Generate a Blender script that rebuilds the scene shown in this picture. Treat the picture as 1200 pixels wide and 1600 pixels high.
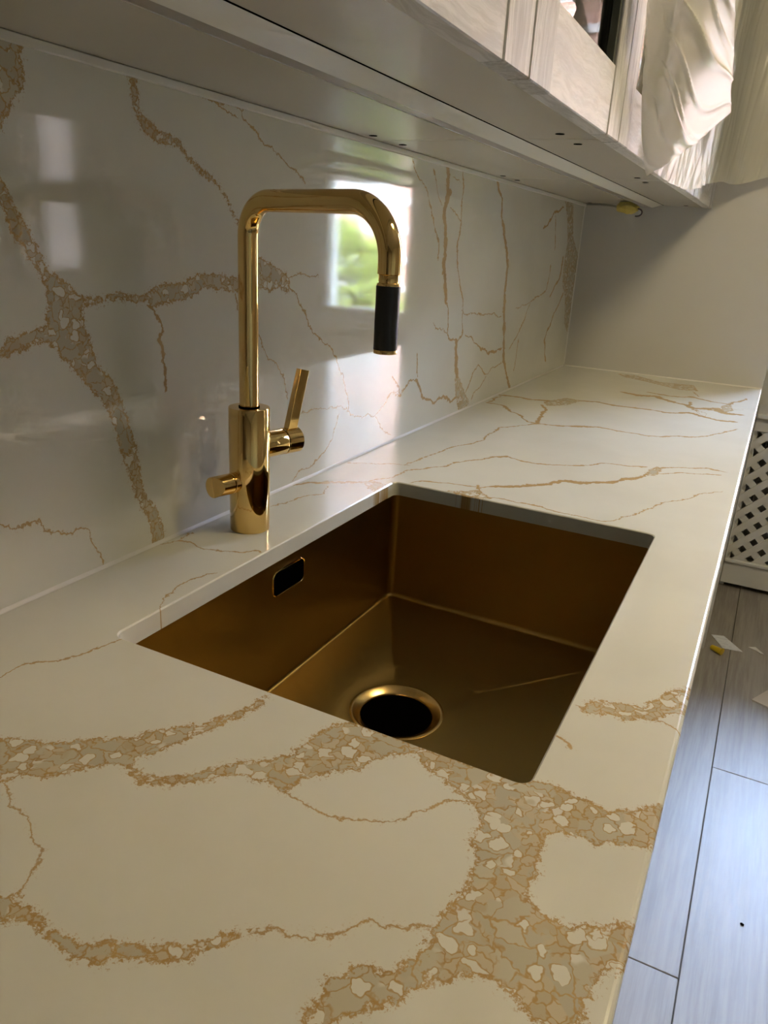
import bpy, bmesh, math, random
import numpy as np
from mathutils import Vector, Matrix, noise
random.seed(7)
for _o in list(bpy.data.objects): bpy.data.objects.remove(_o)
SC = bpy.context.scene
COL = SC.collection
R = math.radians
# metres. x: out from the splash wall, y: along the worktop away from the camera, z: up, worktop surface at z = 0
W, L, ZC = 0.613, 2.564, 0.508            # worktop depth, end wall, underside of wall cabinets
FLOOR, CEIL = -0.90, 1.55
XR, YN, YF = 4.20, -3.4, 3.38            # room: right wall, near wall, far (window) wall
SX0, SX1, SY0, SY1 = 0.1206, 0.5256, 0.4458, 1.0420    # sink cut-out

# ------------------------------------------------------------------ camera
cd = bpy.data.cameras.new('camera'); cam = bpy.data.objects.new('camera', cd); COL.objects.link(cam)
F = Vector((-0.41533, 0.84465, -0.33773)); RT = Vector((0.88741, 0.45783, 0.05372)); UP = Vector((-0.19999, 0.27739, 0.93971))
M = Matrix((RT, UP, -F)).transposed().to_4x4(); M.translation = (0.6165, 0.0, 0.36)
cam.matrix_world = M
cd.sensor_width = 36.0; cd.lens = 36.0 * 1173.8 / 1600.0; cd.clip_start = 0.02; cd.clip_end = 200
SC.camera = cam

# ------------------------------------------------------------------ sky, sun, exposure
wd = bpy.data.worlds.new('world'); SC.world = wd; wd.use_nodes = True
nt = wd.node_tree; nt.nodes.clear()
sky = nt.nodes.new('ShaderNodeTexSky'); sky.sky_type = 'NISHITA'; sky.sun_disc = False
sky.sun_elevation = R(48); sky.sun_rotation = R(200); sky.air_density = 1.0; sky.dust_density = 2.0; sky.ozone_density = 1.0
bg = nt.nodes.new('ShaderNodeBackground'); bg.inputs['Strength'].default_value = 12.5
wo = nt.nodes.new('ShaderNodeOutputWorld')
hz = nt.nodes.new('ShaderNodeMix'); hz.data_type = 'RGBA'; hz.inputs[0].default_value = .45; hz.inputs[7].default_value = (.60, .66, .78, 1)   # thin bright haze
nt.links.new(sky.outputs[0], hz.inputs[6]); nt.links.new(hz.outputs[2], bg.inputs[0]); nt.links.new(bg.outputs[0], wo.inputs[0])
sl = bpy.data.lights.new('sun', 'SUN'); sl.energy = 3.0; sl.angle = R(0.6); sl.color = (1.0, 0.93, 0.82)
so = bpy.data.objects.new('sun', sl); COL.objects.link(so)
so.rotation_euler = Vector((0.30, 0.62, -0.72)).to_track_quat('-Z', 'Y').to_euler()   # high, from behind the house, onto the garden
SC.view_settings.view_transform = 'Standard'; SC.view_settings.look = 'None'
SC.view_settings.exposure = 1.80; SC.view_settings.gamma = 1.0; SC.view_settings.use_curve_mapping = False
def portal(nm, loc, rot, sx, sy):
    pl = bpy.data.lights.new(nm, 'AREA'); pl.shape = 'RECTANGLE'; pl.size = sx; pl.size_y = sy; pl.cycles.is_portal = True   # guides sky light through a window, gives none itself
    po = bpy.data.objects.new(nm, pl); COL.objects.link(po); po.location = loc; po.rotation_euler = rot
portal('sky_portal', (1.115, YF + .2, .68), (R(-90), 0, 0), .83, 1.40)
portal('sky_portal', (3.38, YF + .2, .735), (R(-90), 0, 0), .44, 1.33)
cy = SC.cycles
cy.use_denoising = True; cy.use_adaptive_sampling = True; cy.adaptive_threshold = .08; cy.adaptive_min_samples = 16; cy.max_bounces = 6; cy.diffuse_bounces = 3; cy.glossy_bounces = 3; cy.transmission_bounces = 4
cy.transparent_max_bounces = 8; cy.caustics_reflective = False; cy.caustics_refractive = False; cy.sample_clamp_indirect = 6.0

# ------------------------------------------------------------------ materials
def mat(name, col=(.8, .8, .8), rough=.5, metal=0.0, spec=.5, coat=0.0, aniso=0.0):
    m = bpy.data.materials.new(name); m.use_nodes = True
    p = m.node_tree.nodes['Principled BSDF']
    p.inputs['Base Color'].default_value = (*col, 1); p.inputs['Roughness'].default_value = rough
    p.inputs['Metallic'].default_value = metal; p.inputs['Specular IOR Level'].default_value = spec
    p.inputs['Coat Weight'].default_value = coat; p.inputs['Anisotropic'].default_value = aniso
    return m
class N:
    """small helper to wire shader nodes"""
    def __init__(s, m): s.t = m.node_tree; s.p = s.t.nodes.get('Principled BSDF')
    def new(s, typ, **kw):
        n = s.t.nodes.new(typ)
        for k, v in kw.items(): setattr(n, k, v)
        return n
    def put(s, sock, v):
        if hasattr(v, 'is_output') or isinstance(v, bpy.types.NodeSocket): s.t.links.new(v, sock)
        elif isinstance(v, (tuple, list)) and len(v) == 3 and sock.type == 'RGBA': sock.default_value = (*v, 1)
        else: sock.default_value = v
    def math(s, op, a, b=None, c=None, clamp=False):
        n = s.new('ShaderNodeMath', operation=op, use_clamp=clamp)
        for i, v in enumerate((a, b, c)):
            if v is not None: s.put(n.inputs[i], v)
        return n.outputs[0]
    def vmath(s, op, a, b=None, scale=None):
        n = s.new('ShaderNodeVectorMath', operation=op)
        s.put(n.inputs[0], a)
        if b is not None: s.put(n.inputs[1], b)
        if scale is not None: s.put(n.inputs['Scale'], scale)
        return n.outputs['Value'] if op == 'LENGTH' else n.outputs[0]
    def mix(s, f, a, b):
        n = s.new('ShaderNodeMix', data_type='RGBA')
        s.put(n.inputs[0], f); s.put(n.inputs[6], a); s.put(n.inputs[7], b)
        return n.outputs[2]
    def step(s, v, lo, hi, a=0.0, b=1.0):
        n = s.new('ShaderNodeMapRange', interpolation_type='SMOOTHSTEP')
        for i, x in enumerate((v, lo, hi, a, b)): s.put(n.inputs[i], x)
        return n.outputs[0]
    def noise(s, vec, scale, detail=3.0, rough=.55, out=0):
        n = s.new('ShaderNodeTexNoise'); s.put(n.inputs['Vector'], vec)
        n.inputs['Scale'].default_value = scale; n.inputs['Detail'].default_value = detail; n.inputs['Roughness'].default_value = rough
        return n.outputs[out]
    def noise2(s, vec, scale, detail=3.0, rough=.55, out=0):
        o = s.noise(vec, scale, detail, rough, out); o.node.noise_dimensions = '2D'; return o
    def coord(s, which='Object'):
        return s.new('ShaderNodeTexCoord').outputs[which]
    def mapping(s, vec, scale=(1, 1, 1), rot=(0, 0, 0)):
        n = s.new('ShaderNodeMapping'); s.put(n.inputs[0], vec); n.inputs['Scale'].default_value = scale; n.inputs['Rotation'].default_value = rot
        return n.outputs[0]
    def bump(s, h, strength=.2, dist=.001):
        n = s.new('ShaderNodeBump'); n.inputs['Strength'].default_value = strength; n.inputs['Distance'].default_value = dist
        s.put(n.inputs['Height'], h); s.put(s.p.inputs['Normal'], n.outputs[0])

def quartz(name, rough, upright=False):
    """white quartz; the layout of its veins comes from the slab's own vein attributes, everything fine is noise and cells"""
    m = mat(name, (.8, .78, .72), rough, spec=.75); n = N(m)
    co = n.coord('Object')
    if upright:      # the splashback's pattern plane is y, z
        sw = n.new('ShaderNodeSeparateXYZ'); n.put(sw.inputs[0], n.coord('Object')); cb_ = n.new('ShaderNodeCombineXYZ'); n.put(cb_.inputs[0], sw.outputs[1]); n.put(cb_.inputs[1], sw.outputs[2]); co = cb_.outputs[0]
    va = n.new('ShaderNodeAttribute', attribute_name='vein_a').outputs['Vector']
    vb = n.new('ShaderNodeAttribute', attribute_name='vein_b').outputs['Vector']
    reg = n.new('ShaderNodeAttribute', attribute_name='vein_broad').outputs['Fac']
    w1 = n.vmath('SUBTRACT', n.noise2(co, 26, 2, out=1), (.5, .5, .5)); w2 = n.vmath('SUBTRACT', n.noise2(co, 130, 3, .65, out=1), (.5, .5, .5))
    w0 = n.vmath('SUBTRACT', n.noise2(co, 11, 1, out=1), (.5, .5, .5))
    wob = n.vmath('ADD', n.vmath('SCALE', w0, scale=.026), n.vmath('ADD', n.vmath('SCALE', w1, scale=.014), n.vmath('SCALE', w2, scale=.009)))
    f_lo = n.noise2(co, 45, 2); f_hi = n.noise2(co, 330, 2, .6)
    q = n.new('ShaderNodeSeparateXYZ'); n.put(q.inputs[0], wob)
    def dist(v):
        s = n.new('ShaderNodeSeparateXYZ'); n.put(s.inputs[0], v)       # signed distance across the vein, half width
        hw = n.math('MULTIPLY', s.outputs[1], n.math('MULTIPLY_ADD', f_lo, 2.0, -.1))
        return n.math('SUBTRACT', n.math('ABSOLUTE', n.math('ADD', s.outputs[0], q.outputs[0])), hw)
    dl = n.math('MINIMUM', dist(va), dist(vb))
    line = n.step(dl, .0011, -.0003)
    halo = n.math('MULTIPLY', n.step(dl, .0055, .0), n.step(n.noise2(co, 420, 2, .7), .60, .68))
    # broad veins: pebbles of taupe and white set in golden seams, ragged rim
    dr = n.math('ADD', reg, n.math('MULTIPLY', n.math('SUBTRACT', n.noise2(co, 120, 4, .7), .5), .016))
    inside = n.step(dr, .0006, -.0006)
    rim = n.math('MULTIPLY', n.step(n.math('ABSOLUTE', n.math('ADD', dr, .0004)), .0021, .0003), n.step(f_hi, .28, .5))
    fring = n.math('MULTIPLY', n.math('MULTIPLY', n.step(dr, .0060, .0005), n.step(dr, -.0015, -.0004)), n.step(n.noise2(co, 380, 2, .75), .59, .66))
    warp = n.vmath('ADD', co, n.vmath('SCALE', n.vmath('SUBTRACT', n.noise2(co, 90, 2, out=1), (.5, .5, .5)), scale=.012))
    def cells(scale):
        e = n.new('ShaderNodeTexVoronoi', feature='DISTANCE_TO_EDGE', voronoi_dimensions='2D'); n.put(e.inputs['Vector'], warp); e.inputs['Scale'].default_value = scale
        k = n.new('ShaderNodeTexVoronoi', feature='F1', voronoi_dimensions='2D'); n.put(k.inputs['Vector'], warp); k.inputs['Scale'].default_value = scale
        s = n.new('ShaderNodeSeparateColor'); n.put(s.inputs[0], k.outputs['Color'])
        return e.outputs['Distance'], s.outputs[0], s.outputs[1]
    e1, r1, g1 = cells(52); e2, r2, g2 = cells(120)
    k = n.new('ShaderNodeTexVoronoi', feature='F1', voronoi_dimensions='2D'); n.put(k.inputs['Vector'], warp); k.inputs['Scale'].default_value = 70
    ks = n.new('ShaderNodeSeparateColor'); n.put(ks.inputs[0], k.outputs['Color'])
    rad = n.math('MULTIPLY', n.step(ks.outputs[0], .52, .56), n.math('MULTIPLY_ADD', ks.outputs[1], .27, .15))   # rounded white stones
    gap = n.math('SUBTRACT', k.outputs['Distance'], rad)
    stone = n.step(gap, .0, -.04); ring = n.step(n.math('ABSOLUTE', n.math('SUBTRACT', gap, .02)), .07, .0)
    big = n.step(n.noise2(co, 30, 2), .48, .54)
    taupe = n.mix(g1, (.55, .50, .375), (.64, .59, .455)); small = n.mix(g2, (.54, .45, .295), (.67, .58, .42))
    small = n.mix(n.step(r2, .84, .86), small, (.78, .75, .66))
    gold = n.mix(f_lo, (.37, .21, .062), (.62, .40, .145))
    seam1 = n.step(e1, n.math('MULTIPLY_ADD', f_hi, .13, -.005), .0); seam2 = n.step(e2, n.math('MULTIPLY_ADD', f_hi, .22, .0), .01)
    sm = n.new('ShaderNodeMix', data_type='FLOAT'); n.put(sm.inputs[0], big); n.put(sm.inputs[2], seam2); n.put(sm.inputs[3], seam1)
    inner = n.mix(n.math('MULTIPLY', sm.outputs[0], .9), n.mix(big, small, taupe), gold)
    inner = n.mix(n.math('MULTIPLY', n.math('MULTIPLY', ring, n.step(rad, .1, .15)), .8), inner, gold)
    inner = n.mix(stone, inner, (.80, .775, .68))
    body = n.mix(n.step(n.noise2(co, 7, 4), .3, .75), (.81, .795, .71), (.77, .755, .67))
    c = n.mix(n.math('MULTIPLY', halo, .55), body, (.60, .43, .23))
    c = n.mix(n.math('MULTIPLY', line, .88), c, gold)
    c = n.mix(inside, c, inner)
    c = n.mix(n.math('MULTIPLY', n.math('MAXIMUM', rim, fring), .9), c, gold)
    n.put(n.p.inputs['Base Color'], c)
    n.p.inputs['Coat Weight'].default_value = 0.0
    return m

M = {}
M['quartz_top'] = quartz('quartz_worktop', .14)
M['quartz_splash'] = quartz('quartz_splashback', .055, True)
M['gold'] = mat('polished_gold', (.82, .57, .22), .055, 1.0)
M['gold_brushed'] = mat('brushed_gold', (.38, .258, .090), .34, 1.0)
n = N(M['gold_brushed']); co = n.coord()
g = n.noise(n.mapping(co, (900, 900, 900)), 1, 2); st = n.noise(n.mapping(co, (40, 40, 2400)), 1, 2)
n.put(n.p.inputs['Roughness'], n.math('MULTIPLY_ADD', st, .08, .29)); n.bump(g, .06, .0004)
n.p.inputs['Anisotropic Rotation'].default_value = 0.0      # level grain round the walls
gn = n.new('ShaderNodeNewGeometry').outputs['Normal']; gs = n.new('ShaderNodeSeparateXYZ'); n.put(gs.inputs[0], gn)
n.put(n.p.inputs['Anisotropic'], n.step(n.math('ABSOLUTE', gs.outputs[2]), .6, .2, .72, .60))
n.put(n.p.inputs['Tangent'], n.vmath('ADD', n.vmath('CROSS_PRODUCT', gn, (0, 0, 1)), (.02, 0, 0)))
M['gold_rim'] = mat('satin_gold_drain', (.66, .45, .18), .22, 1.0)
M['black_rubber'] = mat('matt_black_grip', (.010, .010, .011), .42)
M['dark'] = mat('black_opening', (.0012, .001, .001), .8, spec=.0)  # flat black stands in for the shade inside holes and gaps
M['chrome'] = mat('chrome', (.75, .75, .75), .1, 1.0)
M['laminate'] = mat('pale_laminate', (.60, .565, .50), .24)
M['white_board'] = mat('white_melamine', (.72, .69, .64), .35)
M['alu'] = mat('pale_diffuser', (.86, .86, .82), .30)
M['alu_grey'] = mat('grey_aluminium', (.46, .43, .42), .4, .5)
M['bead'] = mat('olive_grey_bead', (.115, .12, .095), .45)
M['silicone'] = mat('white_silicone', (.82, .80, .76), .4)
M['paint'] = mat('grey_white_paint', (.68, .665, .65), .42)
M['wall'] = mat('warm_white_paint', (.72, .67, .58), .7)
M['plaster'] = mat('bare_brown_plaster', (.30, .24, .19), .8)  # dark brown chosen to cut the light bounced from the unseen near wall
M['white_gloss'] = mat('white_gloss_paint', (.82, .82, .80), .3)
M['ceiling'] = mat('ceiling_paint', (.80, .77, .70), .8)
for k in ('paint', 'wall', 'ceiling'):
    n = N(M[k]); n.bump(n.noise(n.coord(), 60, 4), .05, .002)
def wood(name, along, a, b):
    m = mat(name, a, .5); n = N(m); co = n.coord()
    sc = [150, 150, 150]; sc[along] = 7
    w = n.vmath('ADD', co, n.vmath('SCALE', n.noise(co, 9, 2, out=1), scale=.03))
    g = n.noise(n.mapping(w, sc), 1, 5, .65); b2 = n.noise(n.mapping(w, [s * .25 for s in sc]), 1, 3)
    c = n.mix(n.step(g, .38, .62), a, b); c = n.mix(n.math('MULTIPLY', n.step(b2, .45, .65), .45), c, tuple(x * .86 for x in a))
    n.put(n.p.inputs['Base Color'], c); n.bump(g, .25, .0008)
    return m
M['limed_v'] = wood('limed_oak_upright', 2, (.50, .475, .45), (.78, .755, .73))
M['limed_h'] = wood('limed_oak_level', 1, (.60, .575, .55), (.80, .775, .76))
def plank_mat():
    m = mat('grey_oak_laminate', (.3, .27, .23), .36); n = N(m); co = n.coord('Object')
    rnd = n.new('ShaderNodeObjectInfo').outputs['Random']
    sh = n.new('ShaderNodeCombineXYZ'); n.put(sh.inputs[0], n.math('MULTIPLY', rnd, 9.0)); n.put(sh.inputs[1], n.math('MULTIPLY', rnd, 23.0))
    v = n.vmath('ADD', co, sh.outputs[0])
    g = n.noise(n.mapping(v, (85, 4, 85)), 1, 6, .65); s2 = n.noise(n.mapping(v, (18, 1.6, 18)), 1, 4)
    c = n.mix(n.step(g, .36, .66), (.27, .24, .205), (.38, .35, .305)); c = n.mix(n.math('MULTIPLY', n.step(s2, .4, .7), .6), c, (.42, .39, .35))
    scr = n.step(n.noise(n.mapping(v, (30, 30, 30)), 1, 8, .8), .64, .72)
    c = n.mix(n.math('MULTIPLY', scr, .35), c, (.50, .48, .45))
    n.put(n.p.inputs['Base Color'], c); n.put(n.p.inputs['Roughness'], n.math('MULTIPLY_ADD', g, .16, .36)); n.bump(g, .12, .0006)
    return m
M['plank'] = plank_mat()
M['floor_joint'] = mat('dark_floor_joint', (.05, .045, .04), .7)
def glass(name, refl, tint=(1, 1, 1)):
    m = bpy.data.materials.new(name); m.use_nodes = True; t = m.node_tree; t.nodes.clear()
    o = t.nodes.new('ShaderNodeOutputMaterial'); mx = t.nodes.new('ShaderNodeMixShader'); tr = t.nodes.new('ShaderNodeBsdfTransparent'); gl = t.nodes.new('ShaderNodeBsdfGlossy')
    tr.inputs[0].default_value = (*tint, 1); gl.inputs['Roughness'].default_value = .01
    fr = t.nodes.new('ShaderNodeFresnel'); fr.inputs[0].default_value = 1.5
    ma = t.nodes.new('ShaderNodeMath'); ma.operation = 'MULTIPLY_ADD'; ma.inputs[1].default_value = 1.0; ma.inputs[2].default_value = refl; ma.use_clamp = True
    t.links.new(fr.outputs[0], ma.inputs[0]); t.links.new(ma.outputs[0], mx.inputs[0]); t.links.new(tr.outputs[0], mx.inputs[1]); t.links.new(gl.outputs[0], mx.inputs[2]); t.links.new(mx.outputs[0], o.inputs[0])
    return m
M['window_glass'] = glass('window_glass', .0)
def frosted():
    m = bpy.data.materials.new('frosted_glass'); m.use_nodes = True; t = m.node_tree; t.nodes.clear()
    o = t.nodes.new('ShaderNodeOutputMaterial'); a = t.nodes.new('ShaderNodeBsdfTranslucent'); a.inputs[0].default_value = (.34, .295, .26, 1)
    w = t.nodes.new('ShaderNodeTexNoise'); w.inputs['Scale'].default_value = 9; w.inputs['Detail'].default_value = 4; w.inputs['Distortion'].default_value = 2.5
    bp = t.nodes.new('ShaderNodeBump'); bp.inputs['Strength'].default_value = 1.0; bp.inputs['Distance'].default_value = .03
    c = t.nodes.new('ShaderNodeTexCoord'); t.links.new(c.outputs['Object'], w.inputs['Vector']); t.links.new(w.outputs[0], bp.inputs['Height']); t.links.new(bp.outputs[0], a.inputs['Normal'])
    t.links.new(a.outputs[0], o.inputs[0]); return m
M['frosted'] = frosted()
M['door_glass'] = glass('cabinet_glass', .0, (.86, .87, .83))
def film():
    m = bpy.data.materials.new('milky_plastic_film'); m.use_nodes = True; t = m.node_tree; t.nodes.clear()
    N_ = t.nodes.new; o = N_('ShaderNodeOutputMaterial')
    d = N_('ShaderNodeBsdfDiffuse'); d.inputs[0].default_value = (.95, .93, .84, 1)
    tl = N_('ShaderNodeBsdfTranslucent'); tl.inputs[0].default_value = (.96, .94, .85, 1)
    tr = N_('ShaderNodeBsdfTransparent'); tr.inputs[0].default_value = (.98, .96, .92, 1)
    gl = N_('ShaderNodeBsdfGlossy'); gl.inputs['Roughness'].default_value = .22
    m1 = N_('ShaderNodeMixShader'); m1.inputs[0].default_value = .58
    m2 = N_('ShaderNodeMixShader'); m2.inputs[0].default_value = .16
    m3 = N_('ShaderNodeMixShader'); m3.inputs[0].default_value = .09
    ln = t.links.new
    ln(d.outputs[0], m1.inputs[1]); ln(tl.outputs[0], m1.inputs[2]); ln(m1.outputs[0], m2.inputs[1]); ln(tr.outputs[0], m2.inputs[2])
    ln(m2.outputs[0], m3.inputs[1]); ln(gl.outputs[0], m3.inputs[2]); ln(m3.outputs[0], o.inputs[0])
    return m
M['film'] = film()


# ------------------------------------------------------------------ layout data: veins as traced on the slabs (tenths of a millimetre: x, y [, half width])
COUNTER_BROAD=[[[1587,2835],[1677,2925],[1876,3029],[2006,3056],[2237,3250],[2464,3406],[2558,3574],[2672,3700],[2810,3804],[2880,3965],[2971,4141],[2990,4322],[3030,4445],[3039,4288],[3019,4110],[2944,3886],[2857,3720],[2844,3620],[2767,3484],[2776,3369],[2667,3303],[2712,3182],[2570,3128],[2450,3008],[2356,2848],[2163,2755],[2073,2625],[1998,2535]],[[2589,3256],[2687,3183],[2832,3159],[2986,3220],[3137,3311],[3162,3389],[3249,3507],[3339,3627],[3516,3751],[3606,3899],[3621,4077],[3641,4228],[3709,4376],[3761,4448],[4261,4468],[4612,4484],[4408,4386],[4246,4279],[4157,4139],[4101,3988],[3996,3893],[3884,3777],[3797,3639],[3799,3533],[3671,3540],[3549,3528],[3440,3525],[3310,3431],[3238,3326],[3115,3206],[2922,3090],[2732,3138]],[[4261,4468],[4683,4475],[5021,4470],[5241,4538],[5316,4559],[5439,4555],[5569,4533],[5693,4518],[5808,4514],[5915,4570],[6026,4680],[6138,4798],[6155,4321],[6124,4309],[6020,4280],[5871,4205],[5774,4154],[5658,4164],[5554,4122],[5478,4070],[5492,3888],[5522,3743],[5507,3566],[5547,3472],[5651,3434],[5732,3436],[5795,3438],[5937,3515],[6102,3630],[6144,3659],[6148,3314],[6099,3290],[6032,3252],[6014,3208],[6008,3100],[5951,3003],[6000,2905],[6034,2776],[5933,2719],[5815,2800],[5692,2844],[5604,2882],[5499,2901],[5412,2876],[5338,2809],[5246,2735],[5197,2650],[5133,2542],[5042,2460],[5024,2419],[4901,2279],[4947,2129],[4869,2085],[4804,2223],[4761,2300],[4805,2387],[4774,2474],[4847,2574],[4899,2647],[5033,2668],[5126,2803],[5119,2843],[5152,2972],[5127,3101],[5158,3246],[5178,3451],[5165,3517],[5181,3620],[5126,3673],[5070,3764],[5085,3924],[5028,4028],[4976,4068],[4852,4142],[4731,4200],[4556,4255],[4408,4386]],[[2833,1926],[2916,1985],[2966,2045],[3036,2014],[3183,2021],[3330,1982],[3456,1991],[3527,1995],[3619,2066],[3724,2127],[3787,2118],[3922,2223],[3980,2238],[4083,2342],[4172,2449],[4251,2527],[4225,2470],[4174,2359],[4100,2281],[4037,2174],[3923,2126],[3751,2028],[3714,1977],[3575,1935],[3470,1945],[3344,1953],[3221,1957],[3175,1977],[3033,1895],[2952,1839]],[[5348,5754],[5423,5812],[5511,5856],[5673,5912],[5822,5971],[5848,6076],[5901,6154],[5922,6236],[5980,6367],[6148,6508],[6158,6114],[6069,5994],[5983,5941],[5928,5823],[5862,5782],[5803,5767],[5675,5667],[5605,5707],[5519,5665],[5457,5606],[5381,5612]],[[798,10090],[979,10185],[1221,10160],[1237,9698],[1053,9833]],[[4640,13401],[4631,13734],[4734,14168],[4817,13977],[4786,13512]],[[5272,21602],[5453,22199],[5581,21152],[5378,20774]],[[1882,25233],[2472,25325],[3292,24559],[4242,24743],[4473,23718],[3980,23519],[3080,24203],[2199,24725]],[[2112,10463],[2373,10617],[2500,10791],[2786,10500],[2611,10409]],[[1285,18761],[1616,19719],[2022,19645],[1861,18760],[1490,18327]]]
COUNTER_FINE=[[[2101,2642,3],[2202,2613,3],[2341,2525,3],[2456,2511,3],[2613,2395,3],[2774,2307,3],[2881,2198,3],[2980,2042,3]],[[4246,2534,5],[4303,2562,5],[4369,2591,5],[4459,2596,5],[4527,2663,5],[4673,2728,5],[4730,2799,5],[4804,2880,5],[4885,2912,5],[4995,2947,5],[5141,2998,5]],[[3776,3535,4],[3904,3479,4],[4017,3462,4],[4159,3476,5],[4317,3516,5],[4448,3567,5],[4568,3638,5],[4623,3718,4],[4703,3821,4],[4753,3921,4],[4836,4028,5],[4938,4082,5]],[[950,3357,6],[970,3461,6],[977,3705,7],[1115,3854,7],[1252,4082,7],[1325,4235,7],[1353,4321,7],[1360,4478,6]],[[5279,5634,7],[5353,5594,7],[5455,5615,8]],[[5929,5813,6],[6006,5768,6],[6129,5744,7]],[[5273,5161,13],[5341,5136,12],[5417,5072,11]],[[27,6366,10],[138,6569,10],[290,6650,9],[554,6633,8],[793,6604,9],[961,6744,10],[1070,6892,10],[1193,6879,8]],[[148,6627,5],[112,6893,5]],[[1270,5029,3],[1175,5167,3],[1098,5307,4],[993,5568,5],[1020,5740,7],[1098,5912,8],[1182,6050,8]],[[16,9257,33],[127,9502,38],[367,9683,40],[627,9837,39],[814,10061,38]],[[814,10061,14],[899,10336,15],[1037,10660,15],[1186,11187,16],[1502,11720,17],[1563,12069,16],[1782,12448,19],[2008,12841,21],[2218,13060,26],[2516,12970,23],[2963,12952,24],[3436,13242,22],[3916,13796,23],[4234,13885,26],[4542,14019,25]],[[311,8268,11],[405,8611,11],[490,8887,11],[578,9210,9],[509,9546,7]],[[1007,11386,9],[952,11956,12],[1061,12367,13],[1122,13050,17],[1411,13526,17],[1386,13950,9],[1271,14530,11],[1334,15236,20],[1719,15828,25],[1892,16171,33],[2430,16312,34],[3111,16729,35],[3582,16666,34],[4131,16610,34],[4578,16906,31],[5112,17273,25],[5531,18060,18],[5778,18809,16]],[[74,10859,10],[553,11132,10],[1041,11314,10]],[[2580,11135,59],[2985,11481,60],[3408,11798,55],[3522,12099,55],[3767,12240,64],[4097,12488,59],[4315,12786,54],[4606,13142,44],[4665,13516,28]],[[4714,13998,15],[4846,14255,22],[5193,14445,25],[5541,14635,27],[5862,14577,26]],[[4806,13672,18],[5242,14005,19],[5806,14308,20]],[[1467,10468,14],[1574,10675,17],[1942,10868,17],[2244,10947,17],[2458,10962,17],[2580,11135,14]],[[2451,11039,18],[2475,10772,14],[2619,10528,22],[2443,10437,44],[2248,10446,42]],[[2693,10469,21],[2960,10591,21],[3183,10533,19],[3440,10507,20],[3724,10538,20],[3964,10541,20]],[[3964,10541,12],[4199,10543,12],[4406,10528,11],[4505,10534,10],[4680,10756,8],[4788,10965,8],[4908,11186,6],[4902,11390,5],[5001,11786,8],[5333,12254,9],[5506,12616,9],[5883,13262,9]],[[84,18874,67],[787,18847,68],[1328,18906,65],[1685,19448,53]],[[2008,19633,69],[2394,19765,68],[2957,19638,65],[3773,19658,65],[4110,19663,63],[4615,20008,66],[5304,19588,59],[5727,19685,61]],[[172,17650,55],[533,17570,41],[822,17243,28],[1251,16796,24],[1659,16214,28],[1892,16171,47]],[[1389,18338,44],[1702,17188,42],[1850,16216,45]],[[144,17727,24],[144,18701,25]],[[2701,21796,118],[3152,21601,136],[3557,21855,130],[3985,21431,95],[4493,21119,76],[4669,20650,120],[5185,21107,124],[5448,20640,97],[5771,20729,115]],[[3292,22350,63],[3889,22162,68],[4468,22575,69],[4992,22118,57],[5411,22106,38],[5809,23445,24]],[[4373,23492,15],[4607,22703,14]],[[4483,21657,26],[4608,20495,25]]]
SPLASH_BROAD=[[[4697,5037],[4873,5055],[5069,5062],[5054,4851],[5063,4766],[5037,4664],[4930,4563],[4870,4481],[4775,4321],[4585,4233]],[[4574,4160],[4726,3955],[4772,3832],[4834,3722],[4934,3579],[4997,3435],[5081,3269],[5132,3155],[5328,3060],[5419,2980],[5487,2880],[5491,2688],[5547,2520],[5629,2247],[5827,2035],[5925,1799],[6025,1531],[6052,1394],[6107,1219],[6128,972],[6163,769],[6261,560],[6369,432],[6441,196],[6483,-12],[6295,-16],[6244,315],[6135,533],[6047,699],[5979,962],[5902,1190],[5838,1437],[5746,1723],[5647,1890],[5382,2172],[5207,2375],[5120,2482],[4989,2548],[4784,2489],[4522,2427],[4327,2392],[4341,2491],[4532,2506],[4629,2595],[4893,2638],[5056,2691],[5096,2843],[5095,3024],[5021,3173],[4909,3329],[4860,3415],[4776,3520],[4725,3715],[4701,3765],[4540,3913]],[[5423,2943],[5692,2903],[5970,2945],[6314,2907],[6434,2971],[6625,3020],[6958,3035],[7170,3109],[7492,3121],[8013,3069],[8296,3301],[8504,3303],[8794,3206],[9054,3122],[9134,3010],[9105,2865],[8902,2956],[8678,2894],[8503,2940],[8010,2905],[7643,2938],[7346,2983],[7092,2874],[6746,2830],[6451,2801],[6368,2858],[6134,2867],[5904,2895],[5688,2853],[5468,2844]],[[6288,5077],[6382,5079],[6393,4890],[6407,4732],[6534,4634],[6696,4555],[6840,4550],[7007,4503],[7104,4400],[7258,4306],[7475,4228],[7645,4140],[7736,4043],[7854,3923],[8051,3714],[7999,3712],[7794,3941],[7644,4113],[7451,4171],[7256,4254],[7132,4326],[7033,4424],[6885,4475],[6662,4460],[6481,4526],[6382,4630],[6321,4747],[6309,4914]],[[15741,838],[15978,808],[16382,444],[16800,93],[16175,-35],[15872,429]],[[23131,5143],[24097,5160],[24628,4083],[25634,3493],[25670,2539],[25566,2117],[25637,1062],[25021,1435],[24637,2310],[24154,2632],[23993,3087],[24106,3884],[23799,4452]]]
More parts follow.
